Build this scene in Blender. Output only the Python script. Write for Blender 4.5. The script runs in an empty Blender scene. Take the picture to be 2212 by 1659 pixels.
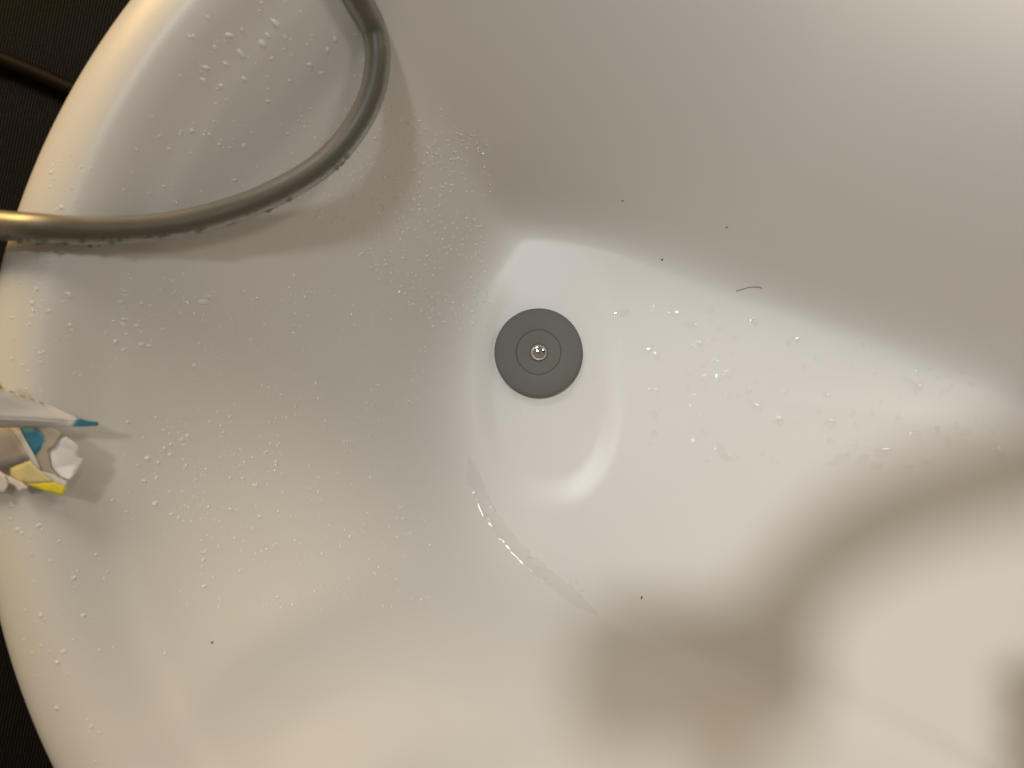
import bpy, bmesh, math, random
import numpy as np
from mathutils import Vector, Matrix, noise

rnd = random.Random(7)
sc = bpy.context.scene
COL = sc.collection

# ------------------------------------------------------------------ camera
H = 0.55                       # lens above the tub floor (metres)
F = 0.722                      # focal length / sensor width (phone main lens)
cam_d = bpy.data.cameras.new('camera')
cam = bpy.data.objects.new('camera', cam_d)
COL.objects.link(cam)
cam.location = (0, 0, H)
cam_d.sensor_width = 36.0
cam_d.lens = 36.0 * F
cam_d.clip_start = 0.01
cam_d.clip_end = 60
cam_d.dof.use_dof = True
cam_d.dof.focus_distance = 0.535
cam_d.dof.aperture_fstop = 9.0
sc.camera = cam

# ------------------------------------------------------------------ world and lamps
w = bpy.data.worlds.new('World')
sc.world = w
w.use_nodes = True
w.node_tree.nodes['Background'].inputs[0].default_value = (1.0, 0.82, 0.60, 1)
w.node_tree.nodes['Background'].inputs[1].default_value = 0.17

def lamp(name, loc, aim, sx, sy, power, col):
    d = bpy.data.lights.new(name, 'AREA')
    d.shape = 'RECTANGLE'
    d.size, d.size_y = sx, sy
    d.energy = power
    d.color = col
    o = bpy.data.objects.new(name, d)
    COL.objects.link(o)
    o.location = loc
    o.rotation_euler = (Vector(aim) - Vector(loc)).to_track_quat('-Z', 'Y').to_euler()
    return o

def spot(name, loc, aim, radius, cone, blend, power, col):
    d = bpy.data.lights.new(name, 'SPOT')
    d.shadow_soft_size = radius; d.spot_size = math.radians(cone); d.spot_blend = blend; d.energy = power; d.color = col
    o = bpy.data.objects.new(name, d); COL.objects.link(o)
    o.location = loc
    o.rotation_euler = (Vector(aim) - Vector(loc)).to_track_quat('-Z', 'Y').to_euler()
spot('ceiling_spot', (-0.23, 0.49, 2.05), (0.42, -0.15, 0), 0.085, 38, 1.0, 100.0, (0.96, 0.98, 1.0))
spot('added_warm_spot', (0.85, 0.75, 1.9), (-0.150, -0.110, 0.13), 0.05, 5.5, 1.0, 40.0, (1.0, 0.80, 0.55))  # added spot without a known source, makes a warm patch on the end wall
spot('added_warm_spot', (0.65, 0.95, 1.9), (-0.10, -0.245, 0.16), 0.05, 8.0, 1.0, 32.0, (1.0, 0.80, 0.55))  # second added spot, makes a warm patch on the lower wall
lamp('room_lamp', (-0.55, 1.45, 1.45), (0.0, 0, 0.1), 0.7, 0.5, 11.5, (1.0, 0.92, 0.79))
lamp('ceiling_panel', (1.25, 0.60, 1.62), (0.0, -0.06, 0.05), 0.50, 0.40, 10.5, (1.0, 0.95, 0.86))
lamp('warm_lamp', (-0.80, 1.02, 0.60), (-0.2, 0.14, 0.2), 0.5, 0.5, 8.5, (1.0, 0.60, 0.18))

sc.view_settings.view_transform = 'Standard'
sc.view_settings.look = 'None'
sc.view_settings.exposure = 0.12
sc.view_settings.gamma = 1.0
sc.view_settings.use_curve_mapping = False
sc.render.engine = 'CYCLES'
sc.cycles.use_denoising = True
sc.cycles.max_bounces = 10
sc.cycles.diffuse_bounces = 6
sc.cycles.caustics_reflective = False
sc.cycles.sample_clamp_indirect = 6.0

# ------------------------------------------------------------------ helpers
PXW = 2212.0
FP = F * PXW
def W(px, py, z):
    """real place of a point seen at (px,py) when it lies at height z"""
    d = H - z
    return Vector(((px - 1106.0) / FP * d, (829.5 - py) / FP * d, z))

def link(name, me, mat=None, parent=None, smooth=True):
    o = bpy.data.objects.new(name, me)
    COL.objects.link(o)
    if mat is not None and len(me.materials) == 0:
        me.materials.append(mat)
    if parent is not None:
        o.parent = parent
        o.matrix_parent_inverse = parent.matrix_basis.inverted()
    if smooth:
        me.polygons.foreach_set('use_smooth', [True] * len(me.polygons))
    return o

def tag(o, label=None, cat=None, group=None, kind=None):
    if label: o['label'] = label
    if cat: o['category'] = cat
    if group: o['group'] = group
    if kind: o['kind'] = kind
    return o

def mesh(name, v, f):
    me = bpy.data.meshes.new(name)
    me.from_pydata([tuple(p) for p in v], [], f)
    me.validate()
    me.update()
    return me

def empty(name, loc):
    o = bpy.data.objects.new(name, None)
    COL.objects.link(o)
    o.location = loc
    o.empty_display_size = 0.02
    return o

def principled(name, base, rough=0.4, **kw):
    m = bpy.data.materials.new(name)
    m.use_nodes = True
    b = m.node_tree.nodes['Principled BSDF']
    b.inputs['Base Color'].default_value = (*base, 1)
    b.inputs['Roughness'].default_value = rough
    for k, v in kw.items():
        b.inputs[k.replace('_', ' ')].default_value = v
    return m, m.node_tree, b

def lathe(prof, n=96):
    v, f = [], []
    for (r, z) in prof:
        for k in range(n):
            a = 2 * math.pi * k / n
            v.append((r * math.cos(a), r * math.sin(a), z))
    for i in range(len(prof) - 1):
        for k in range(n):
            k2 = (k + 1) % n
            f.append((i * n + k, i * n + k2, (i + 1) * n + k2, (i + 1) * n + k))
    return v, f

def tube(pts, rad, n=20, caps=True):
    v, f = [], []
    P = [Vector(p) for p in pts]
    up = Vector((0, 0, 1))
    for i, p in enumerate(P):
        t = (P[min(i + 1, len(P) - 1)] - P[max(i - 1, 0)]).normalized()
        s = t.cross(up)
        if s.length < 1e-4: s = Vector((1, 0, 0))
        s.normalize()
        b = s.cross(t)
        r = rad[i] if hasattr(rad, '__len__') else rad
        for k in range(n):
            a = 2 * math.pi * k / n
            v.append(p + s * (r * math.cos(a)) + b * (r * math.sin(a)))
    for i in range(len(P) - 1):
        for k in range(n):
            k2 = (k + 1) % n
            f.append((i * n + k, i * n + k2, (i + 1) * n + k2, (i + 1) * n + k))
    if caps:
        f.append(tuple(reversed(range(n))))
        f.append(tuple(range((len(P) - 1) * n, len(P) * n)))
    return v, f

def spline(pts, per=12):
    P = [Vector(p) for p in pts]
    P = [P[0] * 2 - P[1]] + P + [P[-1] * 2 - P[-2]]
    out = []
    for i in range(1, len(P) - 2):
        a, b, c, d = P[i - 1], P[i], P[i + 1], P[i + 2]
        for k in range(per):
            t = k / per
            out.append(0.5 * ((2 * b) + (c - a) * t + (2 * a - 5 * b + 4 * c - d) * t * t + (3 * b - a - 3 * c + d) * t ** 3))
    out.append(P[-2])
    return out

# ------------------------------------------------------------------ materials
m_tub, nt, b = principled('white_acrylic', (0.65, 0.632, 0.59), 0.36)
ns = nt.nodes.new('ShaderNodeTexNoise'); ns.inputs['Scale'].default_value = 5; ns.inputs['Detail'].default_value = 2
tc = nt.nodes.new('ShaderNodeTexCoord')
nt.links.new(tc.outputs['Object'], ns.inputs['Vector'])
mr = nt.nodes.new('ShaderNodeMapRange'); mr.inputs['To Min'].default_value = 0.33; mr.inputs['To Max'].default_value = 0.39
nt.links.new(ns.outputs['Fac'], mr.inputs['Value']); nt.links.new(mr.outputs['Result'], b.inputs['Roughness'])

m_plug, nt, b = principled('grey_silicone', (0.135, 0.132, 0.118), 0.6, Specular_IOR_Level=0.25)
ns = nt.nodes.new('ShaderNodeTexNoise'); ns.inputs['Scale'].default_value = 900; ns.inputs['Detail'].default_value = 2
bp = nt.nodes.new('ShaderNodeBump'); bp.inputs['Strength'].default_value = 0.08; bp.inputs['Distance'].default_value = 0.0003
nt.links.new(ns.outputs['Fac'], bp.inputs['Height']); nt.links.new(bp.outputs['Normal'], b.inputs['Normal'])
m_gasket, _, _ = principled('dark_rubber', (0.03, 0.03, 0.028), 0.5)
m_chrome, _, _ = principled('chrome', (0.86, 0.87, 0.88), 0.05, Metallic=1.0)

m_hose, nt, b = principled('smoky_clear_vinyl', (0.125, 0.112, 0.082), 0.4, Specular_IOR_Level=0.3, Transmission_Weight=0.32, IOR=1.45)
ns = nt.nodes.new('ShaderNodeTexNoise'); ns.inputs['Scale'].default_value = 60; ns.inputs['Detail'].default_value = 3
mr = nt.nodes.new('ShaderNodeMapRange'); mr.inputs['To Min'].default_value = 0.34; mr.inputs['To Max'].default_value = 0.50
nt.links.new(ns.outputs['Fac'], mr.inputs['Value']); nt.links.new(mr.outputs['Result'], b.inputs['Roughness'])
m_core_dark, _, _ = principled('hose_bore_water', (0.05, 0.048, 0.038), 0.15)
m_core_mid, _, _ = principled('hose_bore_air', (0.17, 0.155, 0.12), 0.3)
m_core_pale, _, _ = principled('hose_bore_bubble', (0.42, 0.40, 0.34), 0.3)

# water: clear, glossy; small beads scatter some light
def water(name, milk):
    m = bpy.data.materials.new(name); m.use_nodes = True
    nt = m.node_tree; nt.nodes.clear()
    out = nt.nodes.new('ShaderNodeOutputMaterial')
    tr = nt.nodes.new('ShaderNodeBsdfTransparent'); df = nt.nodes.new('ShaderNodeBsdfDiffuse'); gl = nt.nodes.new('ShaderNodeBsdfGlossy')
    df.inputs['Color'].default_value = (0.95, 0.945, 0.92, 1); gl.inputs['Roughness'].default_value = 0.04
    tr.inputs['Color'].default_value = (1, 1, 1, 1)
    m1 = nt.nodes.new('ShaderNodeMixShader'); m1.inputs[0].default_value = milk
    nt.links.new(tr.outputs[0], m1.inputs[1]); nt.links.new(df.outputs[0], m1.inputs[2])
    fr = nt.nodes.new('ShaderNodeFresnel'); fr.inputs['IOR'].default_value = 1.7 if milk < .1 else 1.36
    m2 = nt.nodes.new('ShaderNodeMixShader')
    ge = nt.nodes.new('ShaderNodeNewGeometry'); inv = nt.nodes.new('ShaderNodeMath'); inv.operation = 'SUBTRACT'; inv.inputs[0].default_value = 1
    nt.links.new(ge.outputs['Backfacing'], inv.inputs[1])
    fm = nt.nodes.new('ShaderNodeMath'); fm.operation = 'MULTIPLY'
    nt.links.new(fr.outputs[0], fm.inputs[0]); nt.links.new(inv.outputs[0], fm.inputs[1])
    nt.links.new(fm.outputs[0], m2.inputs[0]); nt.links.new(m1.outputs[0], m2.inputs[1]); nt.links.new(gl.outputs[0], m2.inputs[2])
    nt.links.new(m2.outputs[0], out.inputs[0])
    return m
m_drop = water('water_bead', 0.62)
m_film = water('water_clear', 0.0)

m_mat, nt, b = principled('black_ribbed_mat', (0.012, 0.012, 0.011), 0.85, Specular_IOR_Level=0.2)
tc = nt.nodes.new('ShaderNodeTexCoord')
mp = nt.nodes.new('ShaderNodeMapping'); mp.inputs['Rotation'].default_value = (0, 0, math.radians(12))
wv = nt.nodes.new('ShaderNodeTexWave'); wv.inputs['Scale'].default_value = 125; wv.inputs['Distortion'].default_value = 1.2
wv.inputs['Detail'].default_value = 2; wv.inputs['Detail Scale'].default_value = 3
ns = nt.nodes.new('ShaderNodeTexNoise'); ns.inputs['Scale'].default_value = 260; ns.inputs['Detail'].default_value = 3
mu = nt.nodes.new('ShaderNodeMath'); mu.operation = 'MULTIPLY'
cr = nt.nodes.new('ShaderNodeValToRGB')
cr.color_ramp.elements[0].position = 0.25; cr.color_ramp.elements[0].color = (0.0015, 0.0015, 0.0015, 1)
cr.color_ramp.elements[1].position = 0.70; cr.color_ramp.elements[1].color = (0.016, 0.016, 0.015, 1)
nt.links.new(tc.outputs['Object'], mp.inputs['Vector']); nt.links.new(mp.outputs['Vector'], wv.inputs['Vector'])
nt.links.new(tc.outputs['Object'], ns.inputs['Vector'])
nt.links.new(wv.outputs['Fac'], mu.inputs[0]); nt.links.new(ns.outputs['Fac'], mu.inputs[1])
nt.links.new(mu.outputs[0], cr.inputs['Fac']); nt.links.new(cr.outputs['Color'], b.inputs['Base Color'])
bp = nt.nodes.new('ShaderNodeBump'); bp.inputs['Strength'].default_value = 0.8; bp.inputs['Distance'].default_value = 0.0015
nt.links.new(mu.outputs[0], bp.inputs['Height']); nt.links.new(bp.outputs['Normal'], b.inputs['Normal'])

def paper(name, col, rough=0.5, trans=0.0):
    m, nt, b = principled(name, col, rough)
    ns = nt.nodes.new('ShaderNodeTexNoise'); ns.inputs['Scale'].default_value = 140; ns.inputs['Detail'].default_value = 3
    bp = nt.nodes.new('ShaderNodeBump'); bp.inputs['Strength'].default_value = 0.25; bp.inputs['Distance'].default_value = 0.0006
    nt.links.new(ns.outputs['Fac'], bp.inputs['Height']); nt.links.new(bp.outputs['Normal'], b.inputs['Normal'])
    return m
m_paper = paper('label_paper', (0.62, 0.58, 0.54))
m_white = paper('label_white', (0.78, 0.76, 0.73))
m_olive = paper('label_brown', (0.40, 0.35, 0.26))
m_paper_b = paper('label_shade_and_marks', (0.34, 0.31, 0.27))  # darker copy of the paper: underside shade in the colour, also perforation marks
m_blue = paper('label_blue_ink', (0.035, 0.20, 0.30))
m_yellow = paper('label_yellow_ink', (0.72, 0.60, 0.02))
m_cream = paper('label_pale_yellow_ink', (0.62, 0.53, 0.24))
m_dark, _, _ = principled('lint', (0.07, 0.06, 0.05), 0.8)
m_sliver, _, _ = principled('pale_sliver', (0.85, 0.78, 0.58), 0.4)

# ------------------------------------------------------------------ the mat under the tub
ZM = -0.040
me = mesh('floor_mat', [(-1.6, -1.6, ZM), (1.6, -1.6, ZM), (1.6, 1.6, ZM), (-1.6, 1.6, ZM)], [(0, 1, 2, 3)])
o = link('floor', me, m_mat, smooth=False)
tag(o, 'black ribbed mat lying under the white tub', 'floor mat', kind='structure')

# ------------------------------------------------------------------ the tub
ZR = 0.220                                   # rim height
AX = math.radians(-18)                       # the tub's long axis
CR = Vector((0.0909, -0.0285))               # centre of the round end
RO = 0.3420                                  # outer radius of the round end
LX = 0.42                                    # straight length towards the far end
RIMW = 0.050
ax = Vector((math.cos(AX), math.sin(AX)))
ay = Vector((-ax.y, ax.x))
CEN = W(1480, 900, 0).xy                     # pole of the polar mesh

def rim_r(th, R):
    """distance from CEN to the stadium outline of radius R along th"""
    d = Vector((math.cos(th), math.sin(th)))
    lo, hi = 0.0, 2.0
    for _ in range(40):
        m = (lo + hi) / 2
        q = CEN + d * m - CR
        u, v = q.dot(ax), q.dot(ay)
        u2 = min(max(u, 0), LX)
        if math.hypot(u - u2, v) < R: lo = m
        else: hi = m
    return lo

# floor outline as seen on the photograph, on the floor plane
fo = [(1110, 478), (1060, 520), (1005, 620), (968, 740), (952, 860), (972, 970), (1030, 1090), (1130, 1205), (1275, 1325), (1450, 1425),
      (1700, 1540), (2000, 1665), (2300, 1790), (2550, 1840), (2760, 1760), (2850, 1560), (2800, 1330), (2640, 1120),
      (2420, 955), (2200, 845), (2000, 762), (1800, 683), (1600, 607), (1420, 540), (1250, 492)]
fo = [W(x, y, 0.003).xy for x, y in fo]
n_o = len(fo)
dense = []
for i in range(n_o):
    a, b_, c, d = fo[i - 1], fo[i], fo[(i + 1) % n_o], fo[(i + 2) % n_o]
    for k in range(16):
        t = k / 16
        dense.append(0.5 * ((2 * b_) + (c - a) * t + (2 * a - 5 * b_ + 4 * c - d) * t * t + (3 * b_ - a - 3 * c + d) * t ** 3))
ang = np.array([math.atan2((p - CEN).y, (p - CEN).x) for p in dense])
rad = np.array([(p - CEN).length for p in dense])
od = np.argsort(ang)
ang, rad = ang[od], rad[od]
NT = 720
TH = np.linspace(-math.pi, math.pi, NT, endpoint=False)
RF = np.interp(TH, ang, rad, period=2 * math.pi)
kern = np.hanning(9); kern /= kern.sum()
RF = np.convolve(np.concatenate([RF[-4:], RF, RF[:4]]), kern, 'valid')
RI = np.array([rim_r(t, RO - RIMW) for t in TH])
ROUT = np.array([rim_r(t, RO) for t in TH])

def lut(arr, th):
    return np.interp(th, TH, arr, period=2 * math.pi)

def sst(a, b, x):
    t = np.clip((x - a) / (b - a), 0, 1)
    return t * t * (3 - 2 * t)

PLUG = W(1163, 762, 0.0)
RC = W(1188, 812, 0).xy
def floor_extra(x, y):
    """floor fall towards the drain and the shallow pan round it"""
    u = (x - PLUG.x) * ax.x + (y - PLUG.y) * ax.y
    z = 0.022 * np.clip((u - 0.05) / 0.45, 0, 1.6) ** 1.4
    q = (np.abs((x - RC.x) / 0.0525) ** 2.3 + np.abs((y - RC.y) / 0.094) ** 2.3) ** (1 / 2.3)
    fade = 1 - 0.9 * sst(-0.020, 0.042, (x - RC.x) * 0.72 + (y - RC.y) * 0.78)     # the pan runs out into the falling floor
    z = z - 0.0028 * (1 - sst(0.78, 1.10, q)) * fade
    return z

def bump(th, c, w_):
    d = np.angle(np.exp(1j * (th - math.radians(c))))
    return np.exp(-(d / math.radians(w_)) ** 2)

def wall_profile(t, th):
    wf = 0.125 + 0.10 * bump(th, -138, 18) + 0.10 * bump(th, 178, 30) + 0.24 * bump(th, -70, 38) - 0.035 * bump(th, 25, 45) + 0.05 * bump(th, 132, 12)            # half-width of the fillet at the foot of the wall
    u = np.clip(t / wf, -1, 1)
    s = np.where(t > wf, t, wf * (u + 1) ** 3 * (3 - u) / 16)
    return 1 - np.clip(1 - s, 0, 1) ** (1.10 + 1.10 * bump(th, 50, 62))   # steep at the foot, easing towards the rim

def zin(x, y):
    dx, dy = x - CEN.x, y - CEN.y
    r, th = np.hypot(dx, dy), np.arctan2(dy, dx)
    rf, ri = lut(RF, th), lut(RI, th)
    t = (r - rf) / (ri - rf)
    zw = (ZR - 0.012) * wall_profile(t, th)
    k = sst(-0.45, 0.15, t)
    z = zw + floor_extra(x, y) * (1 - k)
    # roll of the rim
    ro = lut(ROUT, th)
    s = (r - ri) / (ro - ri)
    zr = ZR - 0.012 + np.where(s < 0.40, 0.012 * (1 - (1 - np.clip(s, -1, 1) / 0.40) ** 2.0),
                               0.012 - 0.026 * (1 - np.sqrt(np.clip(1 - 0.98 * (np.clip(s - 0.40, 0, 0.6) / 0.60) ** 2, 0, 1))))
    k = sst(0.90, 1.04, t)
    return z * (1 - k) + zr * k

rings = []
for k in np.linspace(0.02, 1.0, 110):
    rings.append(RF * k)                            # floor
for k in np.linspace(0, 1.0, 100)[1:]:
    rings.append(RF + (RI - RF) * k)                # wall
for k in np.sin(np.linspace(0, math.pi / 2, 26))[1:]:
    rings.append(RI + (ROUT - RI) * k)              # rim
allv = []
for r in rings:
    x = CEN.x + r * np.cos(TH); y = CEN.y + r * np.sin(TH)
    allv.append(np.stack([x, y, zin(x, y)], 1))
zo = ZR - 0.004
for (dr, z) in [(0.0001, -0.0235), (0.0002, -0.026), (-0.001, -0.030), (-0.005, -0.036), (-0.014, -0.042), (-0.03, -0.07), (-0.05, -0.13), (-0.075, -0.20), (-0.10, -0.2585)]:
    r = ROUT + dr
    x = CEN.x + r * np.cos(TH); y = CEN.y + r * np.sin(TH)
    allv.append(np.stack([x, y, np.full(NT, ZR + z)], 1))
V = np.concatenate(allv)
nr = len(allv)
F_ = []
for i in range(nr - 1):
    for k in range(NT):
        k2 = (k + 1) % NT
        F_.append((i * NT + k, (i + 1) * NT + k, (i + 1) * NT + k2, i * NT + k2))
c0 = len(V)
V = np.concatenate([V, [[CEN.x, CEN.y, float(zin(np.array(CEN.x), np.array(CEN.y)))]]])
for k in range(NT):
    F_.append((c0, k, (k + 1) % NT))
me = mesh('bathtub', V.tolist(), F_)
tub = link('bathtub', me, m_tub)
tag(tub, 'white glossy tub with rounded end, rolled rim and grey drain plug', 'bathtub')

def hits(px, py):
    """where the sight lines through these pixels meet the tub"""
    px, py = np.asarray(px, float), np.asarray(py, float)
    lo, hi = np.full(px.shape, 0.20), np.full(px.shape, 0.60)
    for _ in range(40):
        d = (lo + hi) / 2
        up = H - d > zin((px - 1106.0) / FP * d, (829.5 - py) / FP * d)
        lo, hi = np.where(up, d, lo), np.where(up, hi, d)
    return np.stack([(px - 1106.0) / FP * lo, (829.5 - py) / FP * lo, H - lo], -1)

def hit(px, py):
    return Vector(hits([px], [py])[0])

def normal(p):
    e = 0.0008
    f = lambda a, b: float(zin(np.array(a), np.array(b)))
    return Vector((-(f(p.x + e, p.y) - f(p.x - e, p.y)) / (2 * e), -(f(p.x, p.y + e) - f(p.x, p.y - e)) / (2 * e), 1)).normalized()

# ------------------------------------------------------------------ drain plug
zf = float(zin(np.array(PLUG.x), np.array(PLUG.y)))
plug = empty('drain_plug', (PLUG.x, PLUG.y, zf))
tag(plug, 'round grey drain plug with a small chrome button in its centre', 'drain plug')
v, f = lathe([(0.01645, 0.0081), (0.0168, 0.0085), (0.0175, 0.0086), (0.022, 0.0084), (0.027, 0.0080), (0.0305, 0.0075), (0.0318, 0.0071), (0.0326, 0.0062), (0.0327, 0.0050), (0.0322, 0.0034), (0.0310, 0.0028), (0.026, 0.0026), (0.018, 0.0026), (0.0165, 0.004)])
o = link('cap', mesh('cap', v, f), m_plug, plug); o.matrix_parent_inverse.identity()
v, f = lathe([(0.0001, 0.0082), (0.006, 0.0082), (0.010, 0.0083), (0.0150, 0.0086), (0.0161, 0.0085), (0.0164, 0.0082), (0.01642, 0.0081), (0.0165, 0.004)])
o = link('centre_disc', mesh('centre_disc', v, f), m_plug, plug); o.matrix_parent_inverse.identity()
v, f = lathe([(0.0001, 0.0114), (0.0020, 0.0113), (0.0038, 0.0109), (0.0050, 0.0103), (0.0058, 0.0096), (0.0063, 0.0087), (0.0063, 0.0076)], 48)
o = link('button', mesh('button', v, f), m_chrome, plug); o.matrix_parent_inverse.identity()
v, f = lathe([(0.0063, 0.0079), (0.0064, 0.0083), (0.0066, 0.0083), (0.0067, 0.0078)], 48)
o = link('button_collar', mesh('button_collar', v, f), m_gasket, plug); o.matrix_parent_inverse.identity()
v, f = lathe([(0.0275, -0.004), (0.0280, 0.0034), (0.0262, 0.0034), (0.0258, -0.004)])
o = link('seal', mesh('seal', v, f), m_gasket, plug); o.matrix_parent_inverse.identity()

# ------------------------------------------------------------------ hose
HR = 0.0065
hp = [(640, -330, .215), (700, -150, .200), (752, -40, .188), (776, 0, .184), (806, 60, .180), (816, 120, .177), (807, 190, .174), (780, 255, .172),
      (735, 318, .172), (678, 369, .174), (595, 417, .179), (500, 455, .187), (400, 482, .198), (300, 495, .208), (200, 499, .218),
      (100, 494, .2265), (30, 489, .2285), (-60, 480, .222), (-160, 470, .195)]
hpts = []
for x, y, z in hp:                                  # the hose lies on the rim and hangs clear of the wall
    for _ in range(30):
        p = W(x, y, z)
        gap = z - HR - float(zin(np.array(p.x), np.array(p.y)))
        if x < -40 or gap > 0.0012: break
        z += max(0.0004, (0.0012 - gap) * 0.5)
    hpts.append(W(x, y, z))
hpts += [Vector((-.345, .075, .13)), Vector((-.385, .08, .05)), Vector((-.45, .085, ZM + .012)), Vector((-.56, .09, ZM + HR)), Vector((-.75, .06, ZM + HR))]
dfl = H - ZM - HR
hs = spline(hpts, 12)
v, f = tube(hs, HR, 28)
hose = link('shower_hose', mesh('shower_hose', v, f), m_hose)
tag(hose, 'smoky clear vinyl hose looping over the tub rim', 'hose')
def core(i0, i1, m, r, name='bore'):
    seg = hs[i0:i1 + 1]
    n = len(seg)
    rr = [r * min(1.0, math.sqrt(max(0.02, min(i, n - 1 - i) / 3.0))) for i in range(n)]
    v, f = tube(seg, rr, 18)
    return link(name, mesh(name, v, f), m, hose)
core(0, 52, m_core_pale, .0030, 'air_bubble')
core(53, 88, m_core_dark, .0040, 'water_column')
core(89, 126, m_core_mid, .0036, 'air_bubble')
core(127, len(hs) - 1, m_core_mid, .0042, 'water_column')

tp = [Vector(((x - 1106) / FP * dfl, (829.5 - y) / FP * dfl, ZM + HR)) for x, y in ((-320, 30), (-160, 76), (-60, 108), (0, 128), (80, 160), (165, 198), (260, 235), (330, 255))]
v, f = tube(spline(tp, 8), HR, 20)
m_tube, _, _ = principled('tube_shade_brown', (0.006, 0.004, 0.0025), 0.6, Specular_IOR_Level=0.08)  # near-black tone: the shade outside the tub is painted into the tube
o = link('shaded_tube', mesh('shaded_tube', v, f), m_tube)
tag(o, 'brown tube lying on the black mat outside the tub, shade put into its dark colour', 'tube')

# ------------------------------------------------------------------ paper label over the rim
def L(cx, cy, z):
    px, py = cx * .1983, 795.5 + cy * .1983
    if px <= 25:
        z = max(z, 0.2255)
    else:
        z = max(z, hit(px, py).z + 0.004 + 0.012 * min(1, px / 150))
    return W(px, py, z)
lab = empty('paper_label', L(0, 700, .225))
tag(lab, 'crumpled white paper label printed blue and yellow hanging over the rim', 'paper label')
def sheet(name, pts, mat, thick=0.0004, sub=2, wob=0.0006, parent=lab, seed=0):
    bm = bmesh.new()
    vs = [bm.verts.new(L(*p)) for p in pts]
    bm.faces.new(vs)
    bmesh.ops.triangulate(bm, faces=bm.faces[:])
    bmesh.ops.subdivide_edges(bm, edges=bm.edges[:], cuts=3, use_grid_fill=True)
    for q in bm.verts:
        q.co += Vector((0, 0, 1)) * wob * noise.noise(q.co * 90 + Vector((seed, 0, 0)))
    bmesh.ops.recalc_face_normals(bm, faces=bm.faces[:])
    me = bpy.data.meshes.new(name)
    bm.to_mesh(me); bm.free()
    o = link(name, me, mat, parent)
    md = o.modifiers.new('thickness', 'SOLIDIFY'); md.thickness = thick; md.offset = 0
    return o
zt = .214
sheet('brown_flap', [(380, 950, .2), (482, 795, .2), (470, 728, .2), (375, 640, .2), (560, 640, .2), (690, 715, .2), (640, 785, .2), (590, 862, .2), (524, 892, .2), (560, 1092, .2), (642, 1186, .2), (445, 1112, .2)], m_olive, seed=22, wob=.001)
sheet('white_flap', [(530, 890, .2), (600, 860, .2), (650, 780, .2), (720, 750, .2), (800, 790, .199), (875, 845, .198), (865, 900, .198), (835, 965, .198), (905, 990, .197), (870, 1050, .197), (800, 1150, .198), (742, 1225, .199), (640, 1180, .201), (565, 1090, .2)], m_white, seed=21, wob=.003)
# upper flap: a folded strip pointing into the tub
sheet('upper_flap', [(-420, 120, .246), (0, 212, .238), (130, 247, .236), (350, 332, .232), (560, 412, .228), (860, 547, .221), (820, 575, .222), (730, 578, .223), (-420, 520, .244)], m_paper, seed=1)
sheet('fold_strip', [(-420, 522, .2445), (730, 580, .2235), (825, 577, .2225), (785, 634, .221), (400, 640, .228), (-420, 646, .240)], m_paper, seed=2, wob=.0002)
sheet('blue_tip', [(825, 576, .2225), (868, 549, .2212), (950, 572, .2193), (1062, 583, .2170), (1078, 605, .2167), (1060, 627, .2165), (930, 634, .2183), (787, 634, .221)], m_blue, seed=3, wob=.0001)
# lower flap: a second layer folded back under the first
sheet('shaded_underside', [(-420, 640, .214), (120, 640, .214), (330, 990, .208), (135, 1070, .206), (-40, 1110, .208), (-420, 1000, .214)], m_paper_b, seed=4)
sheet('edge_strip', [(110, 636, .2155), (205, 636, .2155), (378, 950, .2095), (445, 1115, .206), (340, 1010, .208)], m_paper, seed=5, wob=.0001)
sheet('blue_patch', [(203, 640, .2135), (370, 642, .2115), (470, 728, .2095), (482, 795, .2085), (440, 880, .2085), (380, 950, .2085)], m_blue, seed=6, wob=.0003)
sheet('pale_yellow_panel', [(118, 1090, .2075), (335, 995, .2085), (445, 1118, .2065), (600, 1240, .203), (420, 1256, .204), (250, 1252, .205), (125, 1175, .206)], m_cream, seed=7)
sheet('yellow_panel', [(250, 1253, .205), (420, 1257, .204), (600, 1241, .203), (726, 1302, .2005), (684, 1386, .2), (500, 1342, .2020)], m_yellow, seed=8)
sheet('edge_strip', [(447, 1116, .2065), (585, 1160, .204), (738, 1235, .2005), (724, 1300, .2005), (600, 1240, .203)], m_paper, seed=9, wob=.0001)
sheet('torn_scrap', [(-420, 1010, .213), (-30, 1100, .2085), (60, 1160, .2085), (95, 1270, .2075), (40, 1362, .2065), (-30, 1350, .207), (-420, 1300, .212)], m_paper, seed=10)
sheet('torn_scrap', [(60, 1165, .208), (130, 1190, .2065), (250, 1250, .205), (310, 1300, .204), (205, 1345, .203), (160, 1275, .2045), (95, 1250, .2065)], m_paper, seed=11)
sheet('yellow_patch', [(-300, 30, .246), (-5, 155, .2395), (38, 212, .2375), (0, 218, .238), (-300, 150, .2445)], m_yellow, seed=12)
for (x, y) in ((130, 256), (245, 300), (350, 340), (455, 378)):
    zz = .2385 - (x / 860) * .0165
    sheet('perforation', [(x - 28, y - 15, zz + .0016), (x + 22, y + 4, zz + .0009), (x + 28, y + 18, zz + .0009), (x - 22, y + 2, zz + .0014)], m_paper_b, seed=13, wob=0)

# ------------------------------------------------------------------ water
def dome(n=14, m=5):
    v, f = [], []
    for i in range(m):
        a = i / m * math.pi / 2
        # flattened bead, contact edge tucked under
        for k in range(n):
            t = 2 * math.pi * k / n
            v.append((math.cos(a) * math.cos(t), math.cos(a) * math.sin(t), math.sin(a)))
    v.append((0, 0, 1))
    for i in range(m - 1):
        for k in range(n):
            k2 = (k + 1) % n
            f.append((i * n + k, i * n + k2, (i + 1) * n + k2, (i + 1) * n + k))
    for k in range(n):
        f.append(((m - 1) * n + k, (m - 1) * n + (k + 1) % n, m * n))
    return v, f
dv, df = dome()
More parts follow.
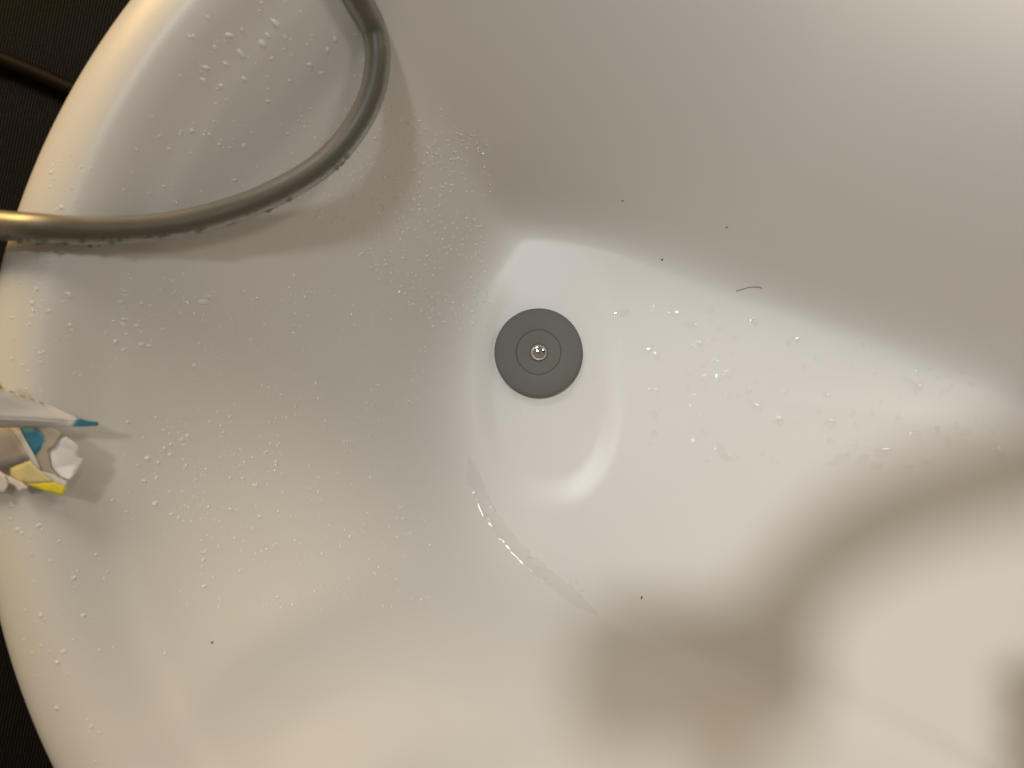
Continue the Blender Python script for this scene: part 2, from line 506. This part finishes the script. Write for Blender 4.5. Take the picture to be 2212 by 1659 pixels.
# three bead shapes: round, drawn out downhill, lopsided
shapes = []
for s in range(6):
    vv = []
    for (x, y, z) in dv:
        k = 1 + 0.16 * noise.noise(Vector((x * 1.3 + s * 7, y * 1.3, z)))
        if s in (1, 4):
            y = y * (1 - 0.35 * max(0, -x)) ; x = x * (1.5 if x < 0 else 1.0)
        vv.append((x * k, y * k, z))
    mm = mesh('bead', vv, df)
    mm.materials.append(m_drop)
    mm.polygons.foreach_set('use_smooth', [True] * len(mm.polygons))
    shapes.append(mm)

beads = []          # (point, normal, width radius, stretch, height share, spin, label, group)
def scatter(n, box, s0, s1, lab_, grp, stretch=(1.0, 1.4), hgt=(.35, .6), inside=None, flow=0.8, power=2.6):
    k = 0
    tries = 0
    while k < n and tries < n * 30:
        tries += 1
        px = rnd.uniform(box[0], box[2]); py = rnd.uniform(box[1], box[3])
        if inside and not inside(px, py): continue
        # clusters rather than an even spread
        if noise.noise(Vector((px / 70, py / 70, box[0]))) < rnd.uniform(-.6, .35): continue
        s = s0 + (s1 - s0) * rnd.random() ** power
        hg = rnd.uniform(*hgt) * (1 + max(0, px - 1500) / 620 if grp == W_FLO[1] else 1)
        beads.append((px, py, s, rnd.uniform(*stretch), hg, flow, lab_, grp))
        k += 1
def rimx(py):
    return 1521 - math.sqrt(max(0, 1561 ** 2 - (py - 960) ** 2))
W_END = ('clear water droplet clinging to the sloping end wall of the tub', 'droplets on the end wall')
W_RIM = ('clear water droplet sitting on the rolled rim of the tub', 'droplets on the rim')
W_FLO = ('thin clear water bead lying on the tub floor', 'beads on the tub floor')
W_CRE = ('clear water bead in the crease between tub floor and end wall', 'beads in the floor crease')
in_loop = lambda x, y: (x - 430) ** 2 / 385 ** 2 + (y - 120) ** 2 / 340 ** 2 < 1 and x > rimx(y) + 160
scatter(95, (380, 0, 800, 330), 3.5, 13, *W_END, inside=in_loop, stretch=(1, 1.7), hgt=(.3, .5), power=1.6)
scatter(60, (180, 230, 700, 460), 3, 9, *W_END, inside=in_loop)
scatter(560, (680, 230, 1060, 720), 3.0, 7.5, *W_END, stretch=(1, 1.25), hgt=(.45, .7), inside=lambda x, y: abs((y - 230) - (x - 700) * .95) < 260 and (x - 430) ** 2 / 400 ** 2 + (y - 120) ** 2 / 355 ** 2 > 1)
scatter(460, (380, 600, 930, 1320), 2.4, 7.0, *W_END, stretch=(1, 1.4))
scatter(70, (240, 590, 480, 760), 3, 10, *W_END, stretch=(1.1, 1.9))
scatter(80, (260, 900, 620, 1120), 3, 10, *W_END, stretch=(1, 1.4))
scatter(45, (110, 1060, 520, 1420), 3, 9, *W_END)
scatter(30, (60, 640, 260, 880), 4, 9, *W_END, hgt=(.2, .35))
scatter(60, (20, 330, 330, 840), 4, 11, *W_RIM, inside=lambda x, y: rimx(y) + 30 < x < rimx(y) + 130, hgt=(.25, .45))
scatter(34, (0, 1060, 330, 1659), 4, 11, *W_RIM, inside=lambda x, y: rimx(y) + 30 < x < rimx(y) + 130, hgt=(.25, .45))
floor_zone = lambda x, y: (y - 660) > (x - 1440) * -0.02 and y < 1010 and y > 640 + max(0, (x - 1500)) * .28
scatter(150, (1400, 640, 2170, 1010), 6, 18, *W_FLO, stretch=(1.1, 2.0), hgt=(.12, .16), inside=floor_zone, flow=0.25)
scatter(60, (1060, 560, 1560, 1120), 2, 6, *W_FLO, stretch=(1.0, 2.5), hgt=(.1, .2), inside=lambda x, y: math.hypot(x - 1163, y - 762) > 120, flow=.2)
scatter(85, (1020, 1030, 1290, 1330), 2.5, 11, *W_CRE, stretch=(1, 1.8), hgt=(.15, .3), inside=lambda x, y: abs((x - 1035) - (y - 1060) * .92) < 34, flow=.4)
for (x, y, s, st) in [(440, 652, 15, 1.9), (268, 628, 11, 1.7), (272, 640, 11, 1.7), (262, 652, 10, 1.9), (270, 690, 10, 1.5), (268, 702, 11, 1.5), (305, 655, 12, 1.2), (325, 660, 9, 1.1),
                      (150, 636, 13, 1.2), (318, 990, 13, 1.0), (335, 1088, 13, 1.1), (405, 942, 11, 1.2), (355, 968, 9, 1), (160, 1248, 11, 1), (683, 828, 10, 1.1), (420, 790, 11, 1.2),
                      (636, 595, 9, 1.1), (635, 720, 9, 1.2), (567, 95, 16, 1.5), (596, 52, 15, 1.6), (495, 77, 14, 1.7), (520, 117, 15, 1.8), (528, 172, 11, 1.2), (477, 186, 11, 1.2)]:
    beads.append((x, y, s, st, .45, .9, *W_END))
for (x, y, s, st) in [(1712, 738, 13, 2.6), (1795, 915, 12, 2.2), (1822, 988, 14, 2.4), (1865, 992, 12, 2.2), (1903, 977, 13, 2.2), (1635, 880, 10, 2.6), (1985, 836, 13, 2.0), (1345, 676, 12, 2.8)]:
    beads.append((x, y, s * 1.8, 1 + (st - 1) * .5, .14, .3, *W_FLO))

beads = [(q[0], q[1], q[2] * (1.0 if q[7] in (W_FLO[1],) or q[2] < 5 else 0.85), *q[3:]) for q in beads]
beads.sort(key=lambda q: -q[2])
bx, by, bs = (np.array([q[i] for q in beads]) for i in range(3))
BP = hits(bx, by)
e = 0.0008
GX = (zin(BP[:, 0] + e, BP[:, 1]) - zin(BP[:, 0] - e, BP[:, 1])) / (2 * e)
GY = (zin(BP[:, 0], BP[:, 1] + e) - zin(BP[:, 0], BP[:, 1] - e)) / (2 * e)
def frame(p, nn, r, st, hg, flow, seed):
    g = Vector((0, 0, -1)); g = g - nn * g.dot(nn)
    g = g.normalized() if g.length > .05 else Vector((1, 0, 0))
    a = rnd.gauss(0, 1.3 * (1 - flow) + .15)
    xx = (Matrix.Rotation(a, 3, nn) @ g).normalized()
    yy = nn.cross(xx)
    M = Matrix((xx * r * st, yy * r, nn * (r * hg * 1.5))).transposed().to_4x4()
    M.translation = p - nn * r * .05
    return M
rest = {0: ([], []), 1: ([], [])}
film_shapes = []
for mm in shapes:
    m2 = mm.copy(); m2.materials.clear(); m2.materials.append(m_film); film_shapes.append(m2)
    for q in m2.vertices:                            # low lens-like pools
        a = math.asin(min(1, max(0, q.co.z)))
        q.co.z = 1 - math.cos(a) ** 2
small_v, small_f = dome(8, 3)
for i, (px, py, sz, st, hg, flow, lb, gp) in enumerate(beads):
    p = Vector(BP[i]); nn = Vector((-GX[i], -GY[i], 1)).normalized()
    r = sz * .5 / FP * (H - p.z)
    M = frame(p, nn, r, st, hg, flow, i)
    wet = 1 if gp in (W_FLO[1], W_CRE[1]) else 0
    if i < 250:
        o = bpy.data.objects.new('water_droplet', (film_shapes if wet else shapes)[(i * 5 + (i // 3)) % 6])
        COL.objects.link(o)
        o.matrix_world = M
        if gp == W_END[1]:
            if in_loop(px, py): lb, gp = 'clear water droplet on the end wall inside the loop of the hose', 'droplets inside the hose loop'
            elif py < 590: lb, gp = 'clear water droplet on the end wall between the hose loop and the drain plug', 'droplets between hose and plug'
            elif py < 900: lb, gp = 'clear water droplet on the end wall below the hose, above the paper label', 'droplets below the hose'
            else: lb, gp = 'clear water droplet on the end wall beyond the tip of the paper label', 'droplets beyond the label'
        elif gp == W_FLO[1] and px < 1420:
            lb, gp = 'tiny clear water bead on the floor close around the drain plug', 'beads around the drain plug'
        tag(o, lb, 'water droplet', gp)
    else:
        rv, rf_ = rest[wet]
        b0 = len(rv)
        rv += [M @ Vector(q) for q in small_v]
        rf_ += [tuple(b0 + j for j in q) for q in small_f]
o = link('fine_water_spray', mesh('fine_water_spray', *rest[0]), m_drop)
tag(o, 'fine spray of tiny water beads over the tub end wall', 'water spray', kind='stuff')
o = link('floor_spray', mesh('floor_spray', *rest[1]), m_film)
tag(o, 'tiny glinting water beads scattered over the tub floor', 'water spray', kind='stuff')

# a wet streak left in the crease at the foot of the end wall
cs = spline([Vector((x, y, 0)) for x, y in ((1012, 985), (1030, 1050), (1062, 1115), (1108, 1175), (1165, 1230), (1230, 1283), (1290, 1325))], 14)
gq, gu, gf, NW = [], [], [], 9
for i, c in enumerate(cs):
    tg = (cs[min(i + 1, len(cs) - 1)] - cs[max(i - 1, 0)]).normalized()
    sd = Vector((-tg.y, tg.x, 0))
    end = min(1, min(i, len(cs) - 1 - i) / 10)
    for k in range(NW):
        u = k / (NW - 1) * 2 - 1
        wd = (15 + 9 * noise.noise(Vector((i * .37, math.copysign(3, u), 0)))) * (.15 + .85 * end)
        q = c + sd * u * wd
        gq.append((q.x, q.y)); gu.append(u)
gp_ = hits([q[0] for q in gq], [q[1] for q in gq])
gv = []
for (qx, qy), u, p in zip(gq, gu, gp_):
    lift = 0.0003 * (1 - u ** 6) + 0.00003 + 0.00010 * noise.noise(Vector((qx * .11, qy * .11, 5))) * (1 - u * u)
    gv.append(Vector(p) + Vector((0.3, 0.3, 0.9)) * lift)
for i in range(len(cs) - 1):
    for k in range(NW - 1):
        gf.append((i * NW + k, i * NW + k + 1, (i + 1) * NW + k + 1, (i + 1) * NW + k))
me = mesh('water_streak', gv, gf)
if me.polygons[len(me.polygons) // 2].normal.z < 0: me.flip_normals()
o = link('water_streak', me, m_film)
tag(o, 'wet glossy streak of water along the crease below the drain plug', 'water streak')

# droplets on the hose
m_hdrop, _, _ = principled('water_on_hose', (0.55, 0.52, 0.44), 0.04, Transmission_Weight=0.9, IOR=1.33)
hose_shapes = []
for mm in shapes:
    m2 = mm.copy(); m2.materials.clear(); m2.materials.append(m_hdrop); hose_shapes.append(m2)
for i in range(46):
    k = rnd.choice(range(96, 200))
    p, t = hs[k], (hs[k + 1] - hs[k - 1]).normalized()
    s = t.cross(Vector((0, 0, 1))).normalized(); bb = s.cross(t)
    if bb.z < 0: bb = -bb
    a = rnd.uniform(-.25, .8)
    side = s if s.y < 0 else -s
    nn = (side * math.cos(a) + bb * math.sin(a)).normalized()
    r = rnd.uniform(.0005, .0015)
    o = bpy.data.objects.new('hose_droplet', hose_shapes[i % 6]); COL.objects.link(o)
    yy = nn.cross(t)
    M = Matrix((t * r, yy * r, nn * r * .8)).transposed().to_4x4(); M.translation = p + nn * (HR - .00005)
    o.matrix_world = M
    tag(o, 'clear water droplet hanging on the smoky hose', 'water droplet', 'droplets on the hose')

# ------------------------------------------------------------------ specks of dirt
def speck(x, y, s, st, label, m=m_dark, name='lint_speck'):
    p = hit(x, y); nn = normal(p)
    r = s * .5 / FP * (H - p.z)
    vv = [((q[0]) * (1 + .5 * noise.noise(Vector(q) * 2 + Vector((x, y, 0)))), q[1], q[2]) for q in small_v]
    o = link(name, mesh(name, vv, small_f), m)
    a = rnd.uniform(0, 6.28)
    xx = Vector((math.cos(a), math.sin(a), 0)); xx = (xx - nn * xx.dot(nn)).normalized()
    M = Matrix((xx * r * st, nn.cross(xx) * r, nn * r * .6)).transposed().to_4x4(); M.translation = p
    o.matrix_world = M
    tag(o, label, 'speck')
speck(458, 1388, 5, 1.1, 'tiny dark speck on the pale lower end wall of the tub')
speck(1386, 1291, 4, 1.8, 'tiny dark speck beyond the lower end of the floor crease')
speck(1430, 561, 4.5, 1.2, 'tiny dark speck on the bright floor above the drain plug')
speck(1570, 491, 4, 1.2, 'tiny dark speck on the shaded side wall')
speck(1345, 434, 3.5, 1.8, 'tiny elongated dark speck high on the shaded side wall')
hp_ = [hit(x, y) for x, y in ((1590, 629), (1605, 624), (1622, 620), (1640, 620), (1646, 623))]
v, f = tube(spline([p + normal(p) * .0003 for p in hp_], 5), .00022, 6)
m_hairs, _, _ = principled('hair_strand', (0.16, 0.14, 0.12), 0.6)
o = link('hair', mesh('hair', v, f), m_hairs); tag(o, 'short curved dark hair stuck on the floor edge', 'hair')

# ------------------------------------------------------------------ the phone and the person leaning over the tub (their shadow falls on the floor)
bm = bmesh.new()
bmesh.ops.create_cube(bm, size=1)
for q in bm.verts: q.co = Vector((0.0360 + q.co.x * .132, -0.021 + q.co.y * .072, 0.560 + q.co.z * .008))
bmesh.ops.bevel(bm, geom=[e_ for e_ in bm.edges if abs(e_.verts[0].co.z - e_.verts[1].co.z) > .004], offset=.010, segments=6, affect='EDGES')
me = bpy.data.meshes.new('smartphone'); bm.to_mesh(me); bm.free()
m_phone, _, _ = principled('phone_glass', (0.02, 0.02, 0.022), 0.2)
phone = link('smartphone', me, m_phone, smooth=False)
tag(phone, 'dark smartphone held flat above the tub taking the picture', 'phone')
v, f = lathe([(0.0001, 0.5532), (0.0065, 0.5532), (0.0070, 0.5537), (0.0070, 0.5562)], 32)
link('lens', mesh('lens', v, f), m_phone, phone)
v = [(x, y - .022, z) for x, y, z in v]
link('lens', mesh('lens', v, f), m_phone, phone)

SK = {}
def joint(n, co, r, par=None): SK[n] = (Vector(co), r, par)
joint('hip', (1.00, .30, .84), .125)
joint('belly', (.95, .29, .98), .120, 'hip'); joint('chest', (.84, .275, 1.12), .130, 'belly'); joint('neckbase', (.76, .265, 1.20), .075, 'chest')
joint('neck', (.71, .26, 1.235), .052, 'neckbase'); joint('head', (.655, .255, 1.26), .078, 'neck'); joint('brow', (.60, .25, 1.28), .080, 'head'); joint('crown', (.57, .25, 1.31), .055, 'brow')
joint('nose', (.585, .25, 1.195), .016, 'brow')
joint('rsh', (.76, .43, 1.13), .060, 'chest'); joint('relb', (.43, .235, .78), .040, 'rsh'); joint('rwr', (.150, .080, .592), .022, 'relb'); joint('rpalm', (.066, .040, .584), .025, 'rwr')
joint('lsh', (.78, .10, 1.13), .060, 'chest'); joint('lelb', (.66, -.06, .80), .042, 'lsh'); joint('lwr', (.385, -.118, .47), .032, 'lelb'); joint('lpalm', (.295, -.122, .425), .056, 'lwr')
for s_, y in (('r', .41), ('l', .19)):
    joint(s_ + 'th', (1.00, y, .76), .095, 'hip'); joint(s_ + 'kn', (.93, y + (.03 if s_ == 'r' else -.03), .40), .060, s_ + 'th')
    joint(s_ + 'an', (.99, y, .055), .040, s_ + 'kn'); joint(s_ + 'ft', (.90, y, ZM + .035), .034, s_ + 'an'); joint(s_ + 'to', (.80, y, ZM + .026), .026, s_ + 'ft')
for i, y in enumerate((-.005, -.027, -.049, -.070)):     # fingers on the back of the phone, thumb on the side towards the tub
    joint('rf%da' % i, (.068 + y * .3, y + .008, .592), .0098, 'rpalm'); joint('rf%db' % i, (.048, y - .004, .590), .0088, 'rf%da' % i); joint('rf%dc' % i, (.030, y - .012, .579), .0078, 'rf%db' % i)
joint('rta', (.080, .010, .568), .0108, 'rpalm'); joint('rtb', (.086, -.012, .560), .0092, 'rta')
for i, y in enumerate((-.083, -.107, -.131, -.154)):
    joint('lf%da' % i, (.262, y, .420), .0115, 'lpalm'); joint('lf%db' % i, (.248, y, .396), .0105, 'lf%da' % i); joint('lf%dc' % i, (.270, y, .384), .0095, 'lf%db' % i)
joint('lta', (.287, -.078, .400), .0120, 'lpalm'); joint('ltb', (.263, -.090, .382), .0105, 'lta')
ks = list(SK); ix = {k: i for i, k in enumerate(ks)}
me = bpy.data.meshes.new('person')
me.from_pydata([SK[k][0] for k in ks], [(ix[SK[k][2]], ix[k]) for k in ks if SK[k][2]], [])
tmp = bpy.data.objects.new('person', me); COL.objects.link(tmp)
md = tmp.modifiers.new('skin', 'SKIN'); md.use_smooth_shade = True
for i, k in enumerate(ks):
    sv = me.skin_vertices[0].data[i]; sv.radius = (SK[k][1], SK[k][1]); sv.use_root = (k == 'hip')
tmp.modifiers.new('sub', 'SUBSURF').levels = 2
me2 = bpy.data.meshes.new_from_object(tmp.evaluated_get(bpy.context.evaluated_depsgraph_get()))
bpy.data.objects.remove(tmp)
m_skin, _, _ = principled('skin', (0.48, 0.28, 0.20), 0.5)
m_cloth, _, _ = principled('dark_clothing', (0.03, 0.03, 0.035), 0.85)
m_hair, _, _ = principled('dark_hair', (0.02, 0.015, 0.012), 0.6)
me2.materials.clear()
for m in (m_cloth, m_skin, m_hair): me2.materials.append(m)
for p_ in me2.polygons:
    c = p_.center
    hand = (c.x < .22 and c.z < .62) or (c.x < .41 and c.z < .49)
    face = c.x < .74 and c.z > 1.15
    p_.material_index = 2 if face and c.z > 1.27 else 1 if (hand or face) else 0
person = link('person', me2)
tag(person, 'person in dark clothes bending over the tub with a phone in hand', 'person')
